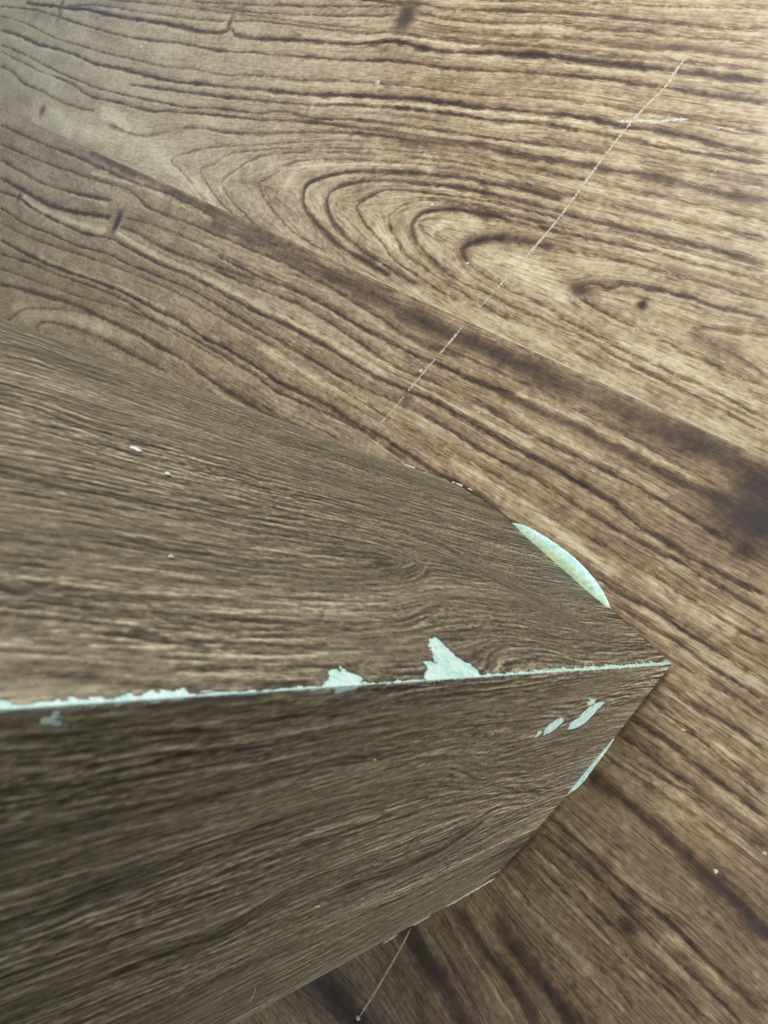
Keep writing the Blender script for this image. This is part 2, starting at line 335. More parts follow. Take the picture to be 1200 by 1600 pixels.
LB = [
 (17., .50, [(330,345),(400,376),(500,424),(600,473),(680,511),(800,566),(867,597),(933,620),(1017,663),(1100,700),(1167,733),(1215,760)]),
 (6.0, .5, [(140,240),(250,290),(317,322),(400,362),(500,408)]),
 (2.2, .7, [(0,195),(60,222),(130,250),(200,282),(270,306),(340,342),(430,383),(520,425)]),
 (2.0, .7, [(0,250),(40,272),(67,287),(120,303),(175,313)]),
 (2.0, .7, [(0,225),(60,250),(130,275),(200,297),(233,325),(300,352),(400,394),(470,424),(550,470),(640,527),(720,562)]),
 (3.0, .9, [(0,277),(40,300),(83,323),(133,335),(173,340)]),
 (2.2, .75, [(186,354),(217,367),(267,393),(317,410),(400,437)]),
 (1.7, .6, [(195,340),(240,352),(300,376),(360,404),(430,436)]),
 (3.0, .95, [(0,300),(30,310),(50,325),(83,343),(133,365),(173,373),(200,387),(250,413),(300,433),(350,460),(400,488),(450,510),(500,537),(550,567),(583,587),(617,603),(667,623),(717,650),(767,680),(800,699),(850,723),(900,753),(950,783),(1000,823),(1033,843),(1100,883),(1150,910),(1200,933)]),
 (2.5, .85, [(0,325),(40,350),(83,367),(117,383),(167,397),(200,413),(250,433),(300,453),(350,483),(377,498),(400,513),(450,540),(500,570),(540,593),(600,620),(633,633),(683,660),(717,680),(750,703),(800,730),(840,750),(917,800),(967,830),(1017,857),(1060,877),(1100,903),(1150,933),(1200,963)]),
 (3.0, .95, [(0,375),(33,393),(67,410),(100,423),(150,440),(183,453),(217,470),(250,487),(283,503),(317,527),(350,543),(400,573),(433,597),(483,620),(517,637),(550,660),(587,677),(617,697),(650,717),(683,740),(717,757),(790,812),(850,850),(890,880)]),
 (2.0, .75, [(0,397),(50,413),(100,433),(150,450),(200,473),(233,497),(283,520),(333,547),(367,567),(400,587),(433,613),(483,633),(533,657),(567,673),(600,697),(640,722)]),
 (3.4, .75, [(0,443),(50,457),(117,477),(167,500),(217,523),(250,543),(283,560),(333,597),(383,627),(430,656),(500,690)]),
 (2.0, .4, [(5,505),(17,497),(40,483),(83,483),(133,490),(200,512),(260,545),(330,590)]),
 (2.4, .5, [(57,518),(60,508),(73,503),(117,513),(167,533),(217,560),(260,583)]),
 (1.4, .5, [(0,420),(67,443),(120,462),(200,485),(270,520),(350,565)]),
 (1.6, .5, [(0,347),(50,373),(130,400),(200,425),(270,455),(350,500),(430,545)]),
 (2.8, .85, [(340,400),(400,430),(467,457),(510,480),(560,510),(600,530),(650,557),(700,577),(750,600),(800,615)]),
 (2.8, .75, [(330,420),(400,450),(467,477),(517,507),(567,540),(617,573),(667,593),(717,617),(767,640),(800,657)]),
 (1.8, .6, [(450,427),(500,443),(550,470),(600,500),(640,527),(683,543),(750,570),(850,615),(950,665),(1050,720),(1130,765)]),
 (7.0, .60, [(740,592),(800,623),(850,647),(900,667),(950,693),(1000,720),(1050,747),(1100,770),(1150,793),(1200,820)]),
 (3.2, .8, [(760,640),(800,663),(850,690),(900,713),(950,737),(1017,773),(1060,800),(1110,830),(1150,850),(1200,880)]),
 (1.8, .6, [(500,590),(560,625),(620,660),(700,700),(760,735),(830,775)]),
 (2.0, .55, [(880,860),(940,900),(1000,935),(1060,970),(1120,1005)]),
 (3.2, .85, [(880,868),(927,900),(967,927),(1017,950),(1053,977),(1100,1007),(1150,1037),(1200,1067)]),
 (2.6, .8, [(957,943),(1000,970),(1050,1000),(1083,1023),(1117,1047),(1167,1077),(1200,1099)]),
 (2.0, .6, [(900,830),(960,862),(1030,905),(1100,950),(1200,1010)]),
 (2.4, .7, [(1020,1010),(1083,1050),(1133,1080),(1200,1122)]),
 (4.0, .8, [(1033,1067),(1067,1090),(1117,1120),(1167,1153),(1200,1180)]),
 (2.6, .7, [(1007,1090),(1050,1123),(1100,1160),(1133,1193),(1200,1245)]),
 (3.0, .75, [(980,1120),(1033,1153),(1083,1193),(1140,1237),(1200,1283)]),
 (2.4, .7, [(960,1147),(1000,1170),(1033,1197),(1100,1245),(1200,1312)]),
 (3.5, .75, [(940,1178),(1007,1222),(1050,1250),(1090,1280),(1133,1313),(1200,1362)]),
 (2.0, .6, [(955,1165),(1020,1207),(1067,1234),(1133,1280),(1200,1335)]),
 (11., .75, [(915,1205),(967,1245),(1007,1280),(1050,1317),(1083,1349),(1133,1390),(1183,1438),(1215,1480)]),
 (16., .6, [(1050,1330),(1100,1372),(1150,1415),(1200,1470)]),
 (5.0, .9, [(850,1266),(900,1313),(933,1343),(967,1377),(1000,1407),(1050,1447),(1083,1480),(1133,1527),(1200,1593)]),
 (2.8, .75, [(838,1294),(883,1333),(927,1367),(950,1393),(983,1427),(1017,1460),(1060,1505),(1130,1570),(1165,1605)]),
 (2.2, .8, [(812,1325),(850,1363),(900,1413),(933,1447),(973,1487),(1017,1527),(1050,1553),(1095,1605)]),
 (2.0, .65, [(825,1315),(893,1377),(923,1413),(967,1457),(1000,1493),(1050,1540),(1110,1600)]),
 (2.0, .55, [(790,1360),(833,1417),(867,1450),(900,1483),(940,1517),(1000,1590)]),
 (2.2, .5, [(760,1390),(800,1440),(850,1500),(900,1555),(940,1600)]),
 (14., .75, [(770,1430),(800,1477),(833,1517),(867,1560),(900,1610)]),
 (9.0, .7, [(705,1405),(722,1435),(750,1475),(783,1515),(820,1570),(840,1610)]),
 (16., .75, [(620,1440),(650,1480),(690,1540),(740,1620)]),
 (26., .7, [(440,1500),(490,1530),(550,1580),(590,1640)]),
 (3.0, .6, [(660,1440),(693,1487),(720,1533),(755,1600)]),
 (2.5, .5, [(640,1440),(665,1490),(700,1550),(725,1600)]),
]
LIGHT_A = [(4.0,.6,[(650,70),(720,84),(800,91)]), (3,.55,[(470,57),(560,62),(610,58),(680,66),(760,76)]),
 (3.5,.5,[(500,158),(600,161),(700,170),(800,182),(900,192),(960,204),(1020,222),(1100,236)]),
 (3,.5,[(1000,212),(1060,226),(1130,240)]),(9,.45,[(640,400),(600,375),(590,350)]),
 (12,.55,[(740,400),(790,410),(850,440),(890,470)]),(10,.5,[(670,375),(690,350),(760,350)]),
 (9,.5,[(200,190),(160,172),(240,235),(300,290),(340,335),(420,380),(500,415)]),
 (14,.45,[(50,165),(110,195),(190,215),(250,245)]),
 (6,.45,[(340,300),(370,262),(400,255)]),(7,.45,[(440,300),(470,262),(560,258),(680,266)]),
 (7,.35,[(820,275),(950,300),(1100,335),(1200,360)]),(8,.4,[(960,530),(1030,560),(1120,600),(1200,640)]),
 (7,.4,[(930,460),(1010,475),(1100,500),(1180,530)]),(8,.4,[(1000,385),(1100,400),(1200,425)]),
 (6,.4,[(760,490),(860,540),(960,590),(1060,640),(1200,705)])]
LIGHT_B = [(4,.6,[(35,308),(60,325),(110,345),(165,362)]), (4,.6,[(180,362),(230,392),(300,425),(360,455),(420,485),(500,527),(600,585)]),
 (3,.6,[(640,597),(700,630),(780,672),(850,712)]),(3,.5,[(60,400),(120,425),(190,450),(260,485)]),
 (5,.5,[(400,540),(480,585),(550,620),(620,660)]),(3,.55,[(360,560),(420,590),(500,640),(560,670),(610,705)]),
 (3,.5,[(100,300),(170,322)]),(3,.55,[(140,270),(220,290),(260,310),(340,345),(400,370)]),
 (4,.5,[(800,610),(900,655),(1000,705),(1100,755)]),(4,.5,[(800,640),(880,690),(960,730),(1050,785)]),
 (6,.5,[(700,720),(800,775),(900,850),(960,900)]),(8,.45,[(1000,900),(1080,940),(1160,985)]),
 (5,.5,[(960,925),(1040,980),(1120,1035),(1200,1085)]),(4,.5,[(1030,1105),(1090,1145),(1160,1195)]),
 (5,.5,[(1040,1180),(1110,1225),(1200,1295)]),(5,.45,[(960,1190),(1040,1235),(1120,1290),(1200,1350)]),
 (5,.5,[(860,1265),(930,1330),(990,1385),(1040,1415)]),(6,.5,[(1030,1450),(1090,1500),(1150,1570)]),
 (7,.45,[(830,1330),(900,1385),(940,1420)]),(7,.4,[(790,1380),(850,1440),(930,1530),(990,1600)]),
 (3,.7,[(697,1427),(715,1455),(733,1490),(767,1540),(800,1595)]),(10,.4,[(1000,1450),(1080,1530),(1120,1590)]),
 (12,.35,[(20,480),(110,500),(200,530)])]
def plank_grain(lines, lights, v0, v1, seed, base_shift=0.0):
    G = Grain(U0, U1, v0, v1, .0006, .00034, seed)
    for wpx, amt, pts in lines:
        P = [uv(*p) for p in pts]
        m = mpp(*pts[len(pts)//2])
        G.draw(P, wpx*m*.63, amt, wob=.5 if wpx < 6 else .3, halo=.3 if wpx < 4.5 else 0)
    for wpx, amt, pts in lights:
        P = [uv(*p) for p in pts]; m = mpp(*pts[len(pts)//2])
        G.draw(P, wpx*m*.7, amt, light=True, flow=(wpx < 6))
    G.flow((1, 0), rads=(4, 12, 30, 60))
    return G
def contours(G, r, L, step, w_, ry=None):
    """thin continuous growth lines: level lines of a field drawn out along the flow"""
    n = norm(G.lic(norm(blur(G.noise(0), r, ry or r)), L, step)); n = norm(blur(n, 1, 1, 1))
    gy = np.abs(np.gradient(n, axis=0))+np.abs(np.gradient(n, axis=1))*.3+.004
    return (np.exp(-(n/gy/w_)**2)+.8*np.exp(-((n-1.1)/gy/w_)**2)+.8*np.exp(-((n+1.1)/gy/w_)**2)).astype(np.float32)
def finish(G, k_fine, k_med, k_pore, k_dark, k_light, base, k_low=.035, feather=2.0, k_con=.16):
    fine = norm(G.lic(G.noise(0), 8))
    med = G.lic(G.noise(0), 45, 1.6); med = norm(norm(med)+.8*norm(med-blur(med, 4, 3)))
    pore = G.lic((G.noise(0) > 2.35).astype(np.float32), 5, 1.3)
    pore = np.clip(pore*9, 0, 1.2)
    low = norm(G.lic(G.noise(9), 30, 3))
    patch = np.clip(norm(blur(G.noise(0), 25, 16))*.5+.55, 0, 1)
    far_ = np.interp(G.u0+np.arange(G.nx)*G.du, [0, .30, .55], [.25, .7, 1.]).astype(np.float32)[None]
    con = contours(G, 4, 70, 4, 1.3, 7)*patch*far_
    near_ = np.interp(G.u0+np.arange(G.nx)*G.du, [.25, .5], [0, 1.]).astype(np.float32)[None]
    hair = norm(blur(G.noise(0), 6, 30))*.35+.75
    con = con+(.35+.6*near_)*(contours(G, 2, 60, 3, .9, 3)*np.clip(hair, 0, 1.3)+.6*contours(G, 1, 45, 3, .8, 2)*np.clip(1.4-hair, 0, 1))*far_
    Y, X = np.mgrid[0:G.ny, 0:G.nx].astype(np.float32)
    wv = norm(G.lic(G.noise(0), 5))*feather*.5
    xi = np.clip(X-G.fy*wv*.5, 0, G.nx-1).astype(int); yi = np.clip(Y+G.fx*wv, 0, G.ny-1).astype(int)
    dk = G.dark[yi, xi]; lt = G.light[yi, xi]
    # brown shoulder on the side of each dark line that grew first
    sh = np.maximum(np.roll(G.dark, 3, 0), np.roll(G.dark, 6, 0)*.7); sh = blur(sh, 1, 2)
    mod = np.clip(1+.12*fine+.10*med, .5, 1.5)
    mot = norm(blur(G.noise(0), 1, 2)); cloud = norm(blur(G.noise(0), 9, 9))
    t = (base+far_*k_fine*fine+far_*k_med*med-far_*k_pore*pore*(1-.5*dk)+k_low*low-k_dark*dk*mod-.16*sh*(1-dk)
         +k_light*lt*(1-dk)*mod+.032*mot+.02*cloud-k_con*con*(1-dk))
    return np.clip(t, 0, 1).astype(np.float32)
def axis(fine0, fine1, d, lo, hi):
    f = np.arange(fine0, fine1, d)
    def ext(a, b, s):
        out = []; x = a; st = d*2
        while (x-b)*s < 0:
            x += s*st; st *= 1.35; out.append(x)
        if out: out[-1] = b
        return out
    return np.r_[ext(fine0, lo, -1)[::-1], f, ext(f[-1], hi, 1)]
floor = bpy.data.objects.new('floor', None); COL.objects.link(floor)
floor['kind'] = 'structure'; floor['label'] = 'walnut laminate floor with one long plank joint under the post'
PW = max(V1, -V0)+.004; PW = max(PW, .19)
print('plank width', PW)
def plank(name, va, vb, G, tone, tint, fine, joint_glint=None, uo=0.0, label=None):
    """one floor board: relief grid on top, eased long edges, 8 mm sides"""
    g = .00003
    if fine:
        fa, fb = max(va+.0006, V0+.0005), min(vb-.0006, V1-.0005)
        vs = axis(fa, fb, .00040, va+g, vb-g)
        if fa <= va+.0007: vs = np.r_[va+g, va+.0003, vs[vs > va+.0005]]
        if fb >= vb-.0007: vs = np.r_[vs[vs < vb-.0005], vb-.0003, vb-g]
        # columns: packed where the photograph looks, closer together where it looks from near by
        lo = np.interp(vs, [-.36, -.16, 0, .095, .165], [.655, .13, -.07, -.12, -.12])
        hi = np.interp(vs, [-.36, -.168, 0, .165], [.90, .87, .78, .70])
        nc = 760; k = np.linspace(0, 1, nc); k = 1.35*k-.35*k*k
        mid = lo[:, None]+(hi-lo)[:, None]*k[None]
        left = lo[:, None]-(lo[:, None]+.75)*(np.linspace(1, 0, 14, endpoint=False)**2)[None]
        right = hi[:, None]+(1.25-hi[:, None])*(np.linspace(0, 1, 15)[1:]**2)[None]
        UU = np.concatenate([left, mid, right], 1); VV = np.repeat(vs[:, None], UU.shape[1], 1)
    else:
        us = np.linspace(-.75, 1.25, 400); vs = np.linspace(va+g, vb-g, 60)
        UU, VV = np.meshgrid(us, vs)
    x = (UU-G.u0+uo)/G.du; y = (VV-G.v0)/G.dv
    def mir(a, n): a = np.abs(a); p = 2*(n-1.01); a = a % p; return np.where(a > n-1.01, p-a, a)
    x = mir(x, G.nx); y = mir(y, G.ny)
    xi = x.astype(int); yi = y.astype(int); fx = (x-xi); fy = (y-yi)
    def samp(A):
        return (A[yi, xi]*(1-fx)+A[yi, xi+1]*fx)*(1-fy)+(A[yi+1, xi]*(1-fx)+A[yi+1, xi+1]*fx)*fy
    T = samp(tone); TI = samp(tint)
    ed = np.minimum(VV-va, vb-VV)
    Z = -np.clip(.0006-ed, 0, .0006)*.22
    Z = Z-(1-T)*.00003
    if joint_glint is not None:
        k = np.interp(UU, joint_glint[0], joint_glint[1])*np.clip(1-(VV-va)/.0011, 0, 1)*(VV-va < .0012)  # glint of the chipped bevel painted in as a paler line along the joint
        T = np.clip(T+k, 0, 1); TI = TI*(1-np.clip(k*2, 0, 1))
    W = SA[None, None, :]+UU[..., None]*UD+VV[..., None]*VD
    V = np.concatenate([W, Z[..., None]], 2).reshape(-1, 3)
    # object space = along, across, up so that the fine fibre noise follows the board
    ny, nx = UU.shape
    L3 = np.stack([UU, VV, Z], 2).reshape(-1, 3)
    idx = np.arange(ny*nx).reshape(ny, nx)
    q = np.stack([idx[:-1, :-1], idx[:-1, 1:], idx[1:, 1:], idx[1:, :-1]], 2).reshape(-1, 4)
    o = link_mesh(name, L3, q, M_floor, floor, attrs={'tone': T, 'tint': TI})
    mw = Matrix(((UD[0], VD[0], 0, SA[0]), (UD[1], VD[1], 0, SA[1]), (0, 0, 1, 0), (0, 0, 0, 1)))
    o.matrix_world = mw
    if label: o['label'] = label
    # sides and underside
    bm = bmesh.new()
    zt = -.0006; a = [(-.75, va+g), (1.25, va+g), (1.25, vb-g), (-.75, vb-g)]
    b1 = [bm.verts.new((p[0], p[1], zt)) for p in a]; b2 = [bm.verts.new((p[0], p[1], -.008)) for p in a]
    for i in range(4): bm.faces.new((b1[i], b2[i], b2[(i+1) % 4], b1[(i+1) % 4]))
    bm.faces.new(b2)
    me = bpy.data.meshes.new('plank_side'); bm.to_mesh(me); bm.free(); me.materials.append(M_plankside)
    so = bpy.data.objects.new('plank_side', me); COL.objects.link(so); so.parent = o
    return o
def blobs(G, dst, items):
    for px, py, rx, ry, amt in items:
        c = G.cells(uv(px, py)); m = mpp(px, py)
        G.splat(dst, c[0], c[1], rx*m/G.du, ry*m/G.dv, amt)
GA = plank_grain(LA, LIGHT_A, -.004, V1, 11)
blobs(GA, GA.dark, [(633,27,10,14,.8),(358,38,2.5,6,.9),(95,10,2.5,6,.8),(94,23,2.5,5,.7),(1002,476,4.5,4,1.2),(66,172,5,5,.6),(905,452,14,7,.8),
                    (780,660,20,10,.2),(1130,545,26,8,.35)])
TA = finish(GA, .036, .042, .22, .62, .38, .745)
GA.tint[:] = 0
blobs(GA, GA.tint, [(633,27,12,14,.45),(560,18,90,10,.15)])
GB = plank_grain(LB, LIGHT_B, V0, .004, 12)
blobs(GB, GB.dark, [(183,347,4,10,1.1),(980,1447,10,8,.8),(30,308,4,4,.8),(633,625,10,10,.45),(1185,815,40,34,.75),(1163,858,14,10,1.0),(500,690,14,9,.3),(1120,1440,130,90,.2),(900,1560,90,60,.22),(700,1530,110,80,.2),(1050,1240,90,40,.12),(1190,760,30,20,.7)])
# contact shadow along the foot of the post, painted into the board tone
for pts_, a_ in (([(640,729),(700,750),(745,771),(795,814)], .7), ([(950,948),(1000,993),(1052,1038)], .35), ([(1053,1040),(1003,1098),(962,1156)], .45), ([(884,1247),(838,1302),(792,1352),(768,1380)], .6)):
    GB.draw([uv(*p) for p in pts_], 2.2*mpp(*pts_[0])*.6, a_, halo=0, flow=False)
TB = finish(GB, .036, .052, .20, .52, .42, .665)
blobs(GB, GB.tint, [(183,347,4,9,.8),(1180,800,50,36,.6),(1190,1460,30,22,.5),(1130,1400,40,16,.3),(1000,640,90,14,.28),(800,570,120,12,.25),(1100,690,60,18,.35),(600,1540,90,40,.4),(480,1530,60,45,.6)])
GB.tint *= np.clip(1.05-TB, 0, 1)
GA.tint = blur(GA.tint, 2); GB.tint = blur(GB.tint, 2)
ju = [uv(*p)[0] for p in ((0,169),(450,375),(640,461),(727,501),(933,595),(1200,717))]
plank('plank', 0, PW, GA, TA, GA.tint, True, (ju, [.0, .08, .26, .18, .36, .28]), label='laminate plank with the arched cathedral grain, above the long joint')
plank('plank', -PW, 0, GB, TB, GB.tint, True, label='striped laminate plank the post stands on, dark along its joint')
plank('plank', PW, 2*PW, GB, TB, GB.tint*0, False, uo=.11)
plank('plank', -2*PW, -PW, GA, TA, GA.tint*0, False, uo=.23)
sub = link_mesh('subfloor', [(-2, -2, -.0095), (2, -2, -.0095), (2, 2, -.0095), (-2, 2, -.0095)], [(0, 1, 2, 3)], M_screed, smooth=False)
tagit(sub, kind='structure')
#@@POST
# ------------------------------------------------------------------ post
T0 = ground(1050, 1037); PA = ground(745, 768); PB = ground(776, 1371)
TOPZ = .285; FULL = .62
post = bpy.data.objects.new('square_post', None); COL.objects.link(post)
post.location = (T0[0], T0[1], 0)
tagit(post, 'square dark brown wood-look post with a chipped pale green corner edge, standing on the floor', 'post')
class Face:
    def __init__(s, P):
        s.a = (P-T0)/np.linalg.norm(P-T0); s.w = np.linalg.norm(P-T0)
        n = np.array([s.a[1], -s.a[0]])
        if n@(-T0) < 0: n = -n
        s.n = n
        # flat from the corner, then bowing back in a wide arc whose outline meets the sight line
        pd = P/np.linalg.norm(P); sn = abs(s.a[0]*pd[1]-s.a[1]*pd[0]); cs_ = abs(s.a@pd)
        s.R = .14 if P[1] > 0 else .125; s.phi = math.asin(sn)
        s.s1 = s.w+s.R*(1-cs_)*cs_/sn-s.R*sn
        s.st = s.s1+s.R*s.phi            # where the outline seen in the photo runs
        s.w = s.s1+s.R*.62
    def plan(s, S_, off=0.0):
        S_ = np.asarray(S_, float); f = np.clip((S_-s.s1)/s.R, 0, None)
        along = np.where(S_ < s.s1, S_, s.s1+s.R*np.sin(f)); back = s.R*(1-np.cos(f))
        nn = np.cos(f)[..., None]*s.n+np.sin(f)[..., None]*s.a
        return along[..., None]*s.a-back[..., None]*s.n+np.asarray(off)[..., None]*nn, nn
    def sz(s, px, py):
        v = ray(px, py); t = (T0@s.n)/(v[:2]@s.n)
        p = v*t; return np.array([(p[:2]-T0)@s.a, H+p[2]])
F1, F2 = Face(PA), Face(PB)
print('faces', F1.w, F2.w, F1.s1, F2.s1, F1.st, F2.st, F1.sz(0, 1102), F1.sz(0, 500), F2.sz(0, 1600), F2.sz(0,1102))
def face_mpp(Fc, px, py):
    a = Fc.sz(px, py); v = ray(px, py); t = (T0@Fc.n)/(v[:2]@Fc.n)
    return np.linalg.norm(v)*t/F
def post_grain(Fc, lines, lights, seed):
    G = Grain(-.001, Fc.w+.002, -.014, TOPZ+.001, .00025, .00040, seed)
    for l, isl in [(x, False) for x in lines]+[(x, True) for x in lights]:
        wpx, amt, pts = l
        P = [Fc.sz(*p) for p in pts]; m = face_mpp(Fc, *pts[len(pts)//2])
        G.draw(P, wpx*m*.6, amt, light=isl, halo=.25 if wpx < 4 else 0, wob=.8 if wpx < 6 else .4)
    G.flow((-1, 0), rads=(3, 9, 22))
    return G
P1 = [
 (1.6, .9, [(0,935),(137,948),(292,960),(417,973),(533,975),(577,972),(617,972),(650,963),(683,953)]),
 (5., .55, [(60,825),(104,829),(200,845),(300,862),(375,873),(450,880)]),
 (1.6, .5, [(480,905),(560,908),(620,902),(655,884),(620,862),(560,846),(480,832),(380,815),(250,790)]),
 (1.6, .5, [(520,893),(575,895),(612,888),(622,878),(600,868),(560,862),(500,855)]),
 (5.0, .7, [(575,878),(600,880),(618,882)]),
 #(1.5, .45, [(430,930),(540,930),(640,925),(700,900),(690,872),(640,845),(560,820),(450,795),(300,762)]),
 #(1.5, .45, [(560,950),(680,940),(760,910),(745,880),(680,845),(600,815),(500,785),(380,755)]),
 (1.6, .7, [(755,1040),(765,1025),(785,1013),(820,1010),(860,1015),(900,1025)]),
 (3.0, .4, [(790,1025),(820,1022),(860,1024)]),
 (4., .45, [(0,520),(60,535),(120,560),(180,577),(260,610),(340,640)]),
 (2., .6, [(0,545),(40,552),(100,575),(180,600),(300,645),(420,690),(520,722)]),
 (3., .4, [(0,690),(120,712),(260,748),(380,776)]),
 (3., .45, [(0,740),(120,765),(250,793)]),
 (3., .5, [(300,1040),(400,1042),(500,1040),(600,1035)]),
 (4., .35, [(0,990),(150,1000),(300,1012),(450,1015)]),
 (6., .35, [(0,1035),(100,1040),(200,1050)]),
 (1.6, .5, [(640,1000),(720,990),(800,985),(880,1000)]),
 (1.6, .45, [(620,830),(680,850),(740,880),(800,915),(860,950),(920,985)]),
]
P1L = [
 (2.4, .6, [(0,610),(60,625),(140,655),(200,672),(260,690)]),
 (2.2, .6, [(40,668),(120,690),(220,718),(320,745)]),
 (2.4, .55, [(0,860),(100,873),(200,890),(330,905),(450,915)]),
 (2.6, .6, [(0,900),(110,913),(230,925),(330,932)]),
 (2.4, .6, [(100,1005),(200,1012),(300,1015),(400,1020)]),
 (2.2, .6, [(300,948),(400,955),(500,958),(570,957)]),
 (2.2, .5, [(0,580),(70,598),(150,625)]),
 (2.0, .5, [(100,560),(150,575),(200,590)]),
 (3.0, .4, [(300,1065),(400,1058),(500,1052)]),
]
P2 = [
 (8., .6, [(525,1394),(570,1377),(620,1360),(665,1340),(700,1322),(735,1298),(760,1280)]),
 (7., .55, [(400,1427),(433,1413),(467,1400)]),
 (7., .7, [(217,1500),(292,1479),(354,1458),(417,1417),(440,1402)]),
 (10., .7, [(83,1417),(146,1392),(200,1375)]),
 (6., .7, [(0,1592),(83,1562),(167,1529),(230,1505)]),
 (6., .5, [(0,1150),(80,1148),(180,1138)]),
 (2.0,.6,[(620,1150),(720,1135),(800,1128),(880,1120)]),(2.0,.6,[(500,1110),(620,1092),(740,1080)]),
 (5., .5, [(0,1210),(90,1205),(200,1185)]),
 (5., .55, [(30,1310),(120,1285),(220,1258)]),
 (5., .5, [(0,1450),(80,1425),(150,1400)]),
 (1.4, .8, [(700,1198),(730,1210),(753,1219),(786,1210),(832,1208)]),
 (1.8, .7, [(400,1283),(500,1250),(620,1225),(700,1212)]),
 (1.8, .7, [(280,1260),(400,1226),(520,1196),(600,1185)]),
 (1.8, .7, [(200,1200),(300,1180),(420,1165),(520,1145),(640,1125)]),
 (1.8, .7, [(240,1150),(350,1137),(480,1118),(600,1100)]),
 (1.8, .6, [(440,1340),(560,1300),(640,1270),(700,1250)]),
 (1.8, .6, [(600,1285),(700,1258),(780,1243),(850,1235)]),
 (1.8, .65, [(250,1345),(350,1310),(450,1278)]),
 (4., .4, [(560,1430),(660,1385),(760,1335)]),
 (1.5, .6, [(600,1060+40),(720,1085),(800,1075),(900,1060)]),
]
P2L = [
 (2.4, .7, [(75,1287),(167,1262),(267,1242),(330,1225)]),
 (2.4, .65, [(200,1320),(300,1290),(420,1255)]),
 (2.2, .6, [(230,1225),(340,1205),(460,1180)]),
 (2.2, .6, [(300,1165),(420,1150),(540,1128)]),
 (2.2, .6, [(250,1390),(350,1350),(450,1315),(540,1285)]),
 (2.0, .6, [(430,1480),(520,1445),(620,1400)]),
 (2.0, .6, [(90,1590),(180,1553),(290,1512),(380,1475)]),
 (2.0, .5, [(480,1235),(580,1205),(680,1180)]),
 (2.2, .5, [(0,1340),(100,1310)]),
]
CROSS = [(5., .28, [(62,790),(75,812),(90,830),(112,860),(120,890)]), (5., .28, [(185,825),(198,840),(205,860),(215,885)]),
         (5., .25, [(395,850),(415,868),(432,888)]), (5., .22, [(70,950),(85,975),(88,1010)]), (5., .22, [(175,950),(190,985),(195,1020)]),
         (5., .22, [(290,1000),(300,1030),(305,1050)])]
G1 = post_grain(F1, P1, P1L, 21); G2 = post_grain(F2, P2, P2L, 22)
for wpx, amt, pts in CROSS:  # faint reflections painted into the foil tone as pale cross streaks
    G1.draw([F1.sz(*p) for p in pts], wpx*face_mpp(F1, *pts[1])*.6, amt, light=True, flow=False)
def finish_post(G, base):
    def hp(a): return norm(a-blur(a, 3, 1))
    fine = hp(G.lic(G.noise(0), 26, 1.5))
    med = norm(G.lic(norm(blur(G.noise(0), 1, 1)), 70, 2.2)); med = .6*hp(med)+.6*med
    dash = hp(G.lic(norm(blur(G.noise(0), 1, 1, 1)), 9, 1.5))
    pore = np.clip(norm(G.lic((G.noise(0) > 2.1).astype(np.float32), 12, 1.6))-.8, 0, 2.6)
    low = norm(G.lic(G.noise(9), 40, 5))
    con = contours(G, 4, 80, 3, .9, 6)
    env = np.clip(norm(blur(G.noise(0), 18, 60))*.35+.8, .3, 1.4)
    hgt = .5*fine+.6*med+.7*dash
    bl = norm(G.lic(norm(blur(G.noise(0), 2, 2)), 24, 1.5)); bl = norm(bl-blur(bl, 8, 2))
    t = (base+env*(.11*np.tanh(fine)+.10*med+.19*np.tanh(dash)+.05*bl+.05*norm(blur(G.noise(0), 1, 1, 1)))-.15*pore+.055*low-.20*con*env
         -.40*G.dark*(1+.2*fine)+.32*G.light*(1+.3*fine)*(1-G.dark))
    return np.clip(t, 0, 1).astype(np.float32), (hgt-1.0*pore-1.2*con-2.*G.dark*(1-np.clip(blur(G.dark, 6), 0, 1))+1.2*G.light).astype(np.float32)
TP1, HP1 = finish_post(G1, .49); TP2, HP2 = finish_post(G2, .53)
# chips: outlines in the photo -> places on the faces
def inpoly(P, x, y):
    c = np.zeros(x.shape, bool); n = len(P)
    for i in range(n):
        x1, y1 = P[i]; x2, y2 = P[(i+1) % n]
        k = ((y1 > y) != (y2 > y)) & (x < (x2-x1)*(y-y1)/(y2-y1+1e-12)+x1)
        c ^= k
    return c
CH1 = [[(665,1063),(664,1050),(671,1043),(663,1038),(664,1031),(676,1030),(684,1036),(676,1022),(669,1010),(669,999),(677,993),(687,998),(697,1010),(710,1022),(726,1030),(740,1040),(753,1055),(752,1060)],
       [(512,1078),(511,1062),(515,1060),(512,1048),(516,1043),(527,1046),(534,1041),(542,1047),(556,1052),(568,1060),(570,1066),(570,1080)],
       [(196,1100),(220,1088),(232,1078),(262,1077),(290,1077),(306,1083),(312,1090),(312,1098)],
       [(0,1110),(0,1093),(12,1090),(26,1097),(60,1098),(100,1094),(160,1091),(200,1092),(200,1104)],
       [(1035,1040),(1038,1032),(1046,1029),(1051,1034),(1052,1040)]]
CH2 = [[(512,1066),(516,1076),(528,1085),(540,1082),(552,1079),(568,1071),(570,1060)],
       [(212,1085),(232,1102),(250,1098),(300,1091),(312,1080)],
       [(80,1116),(92,1112),(103,1121),(118,1128),(114,1139),(96,1138),(84,1129)],
       [(834,1153),(842,1142),(849,1140),(847,1147),(839,1154)],
       [(848,1151),(852,1140),(862,1128),(880,1120),(881,1129),(872,1138),(858,1147)],
       [(887,1139),(893,1129),(905,1120),(915,1110),(930,1100),(944,1095),(946,1098),(932,1113),(918,1128),(903,1138),(893,1141)],
       [(919,1100),(922,1092),(930,1090),(934,1093),(928,1101),(921,1103)],
       [(765,1151),(769,1145),(772,1146),(768,1152)]]
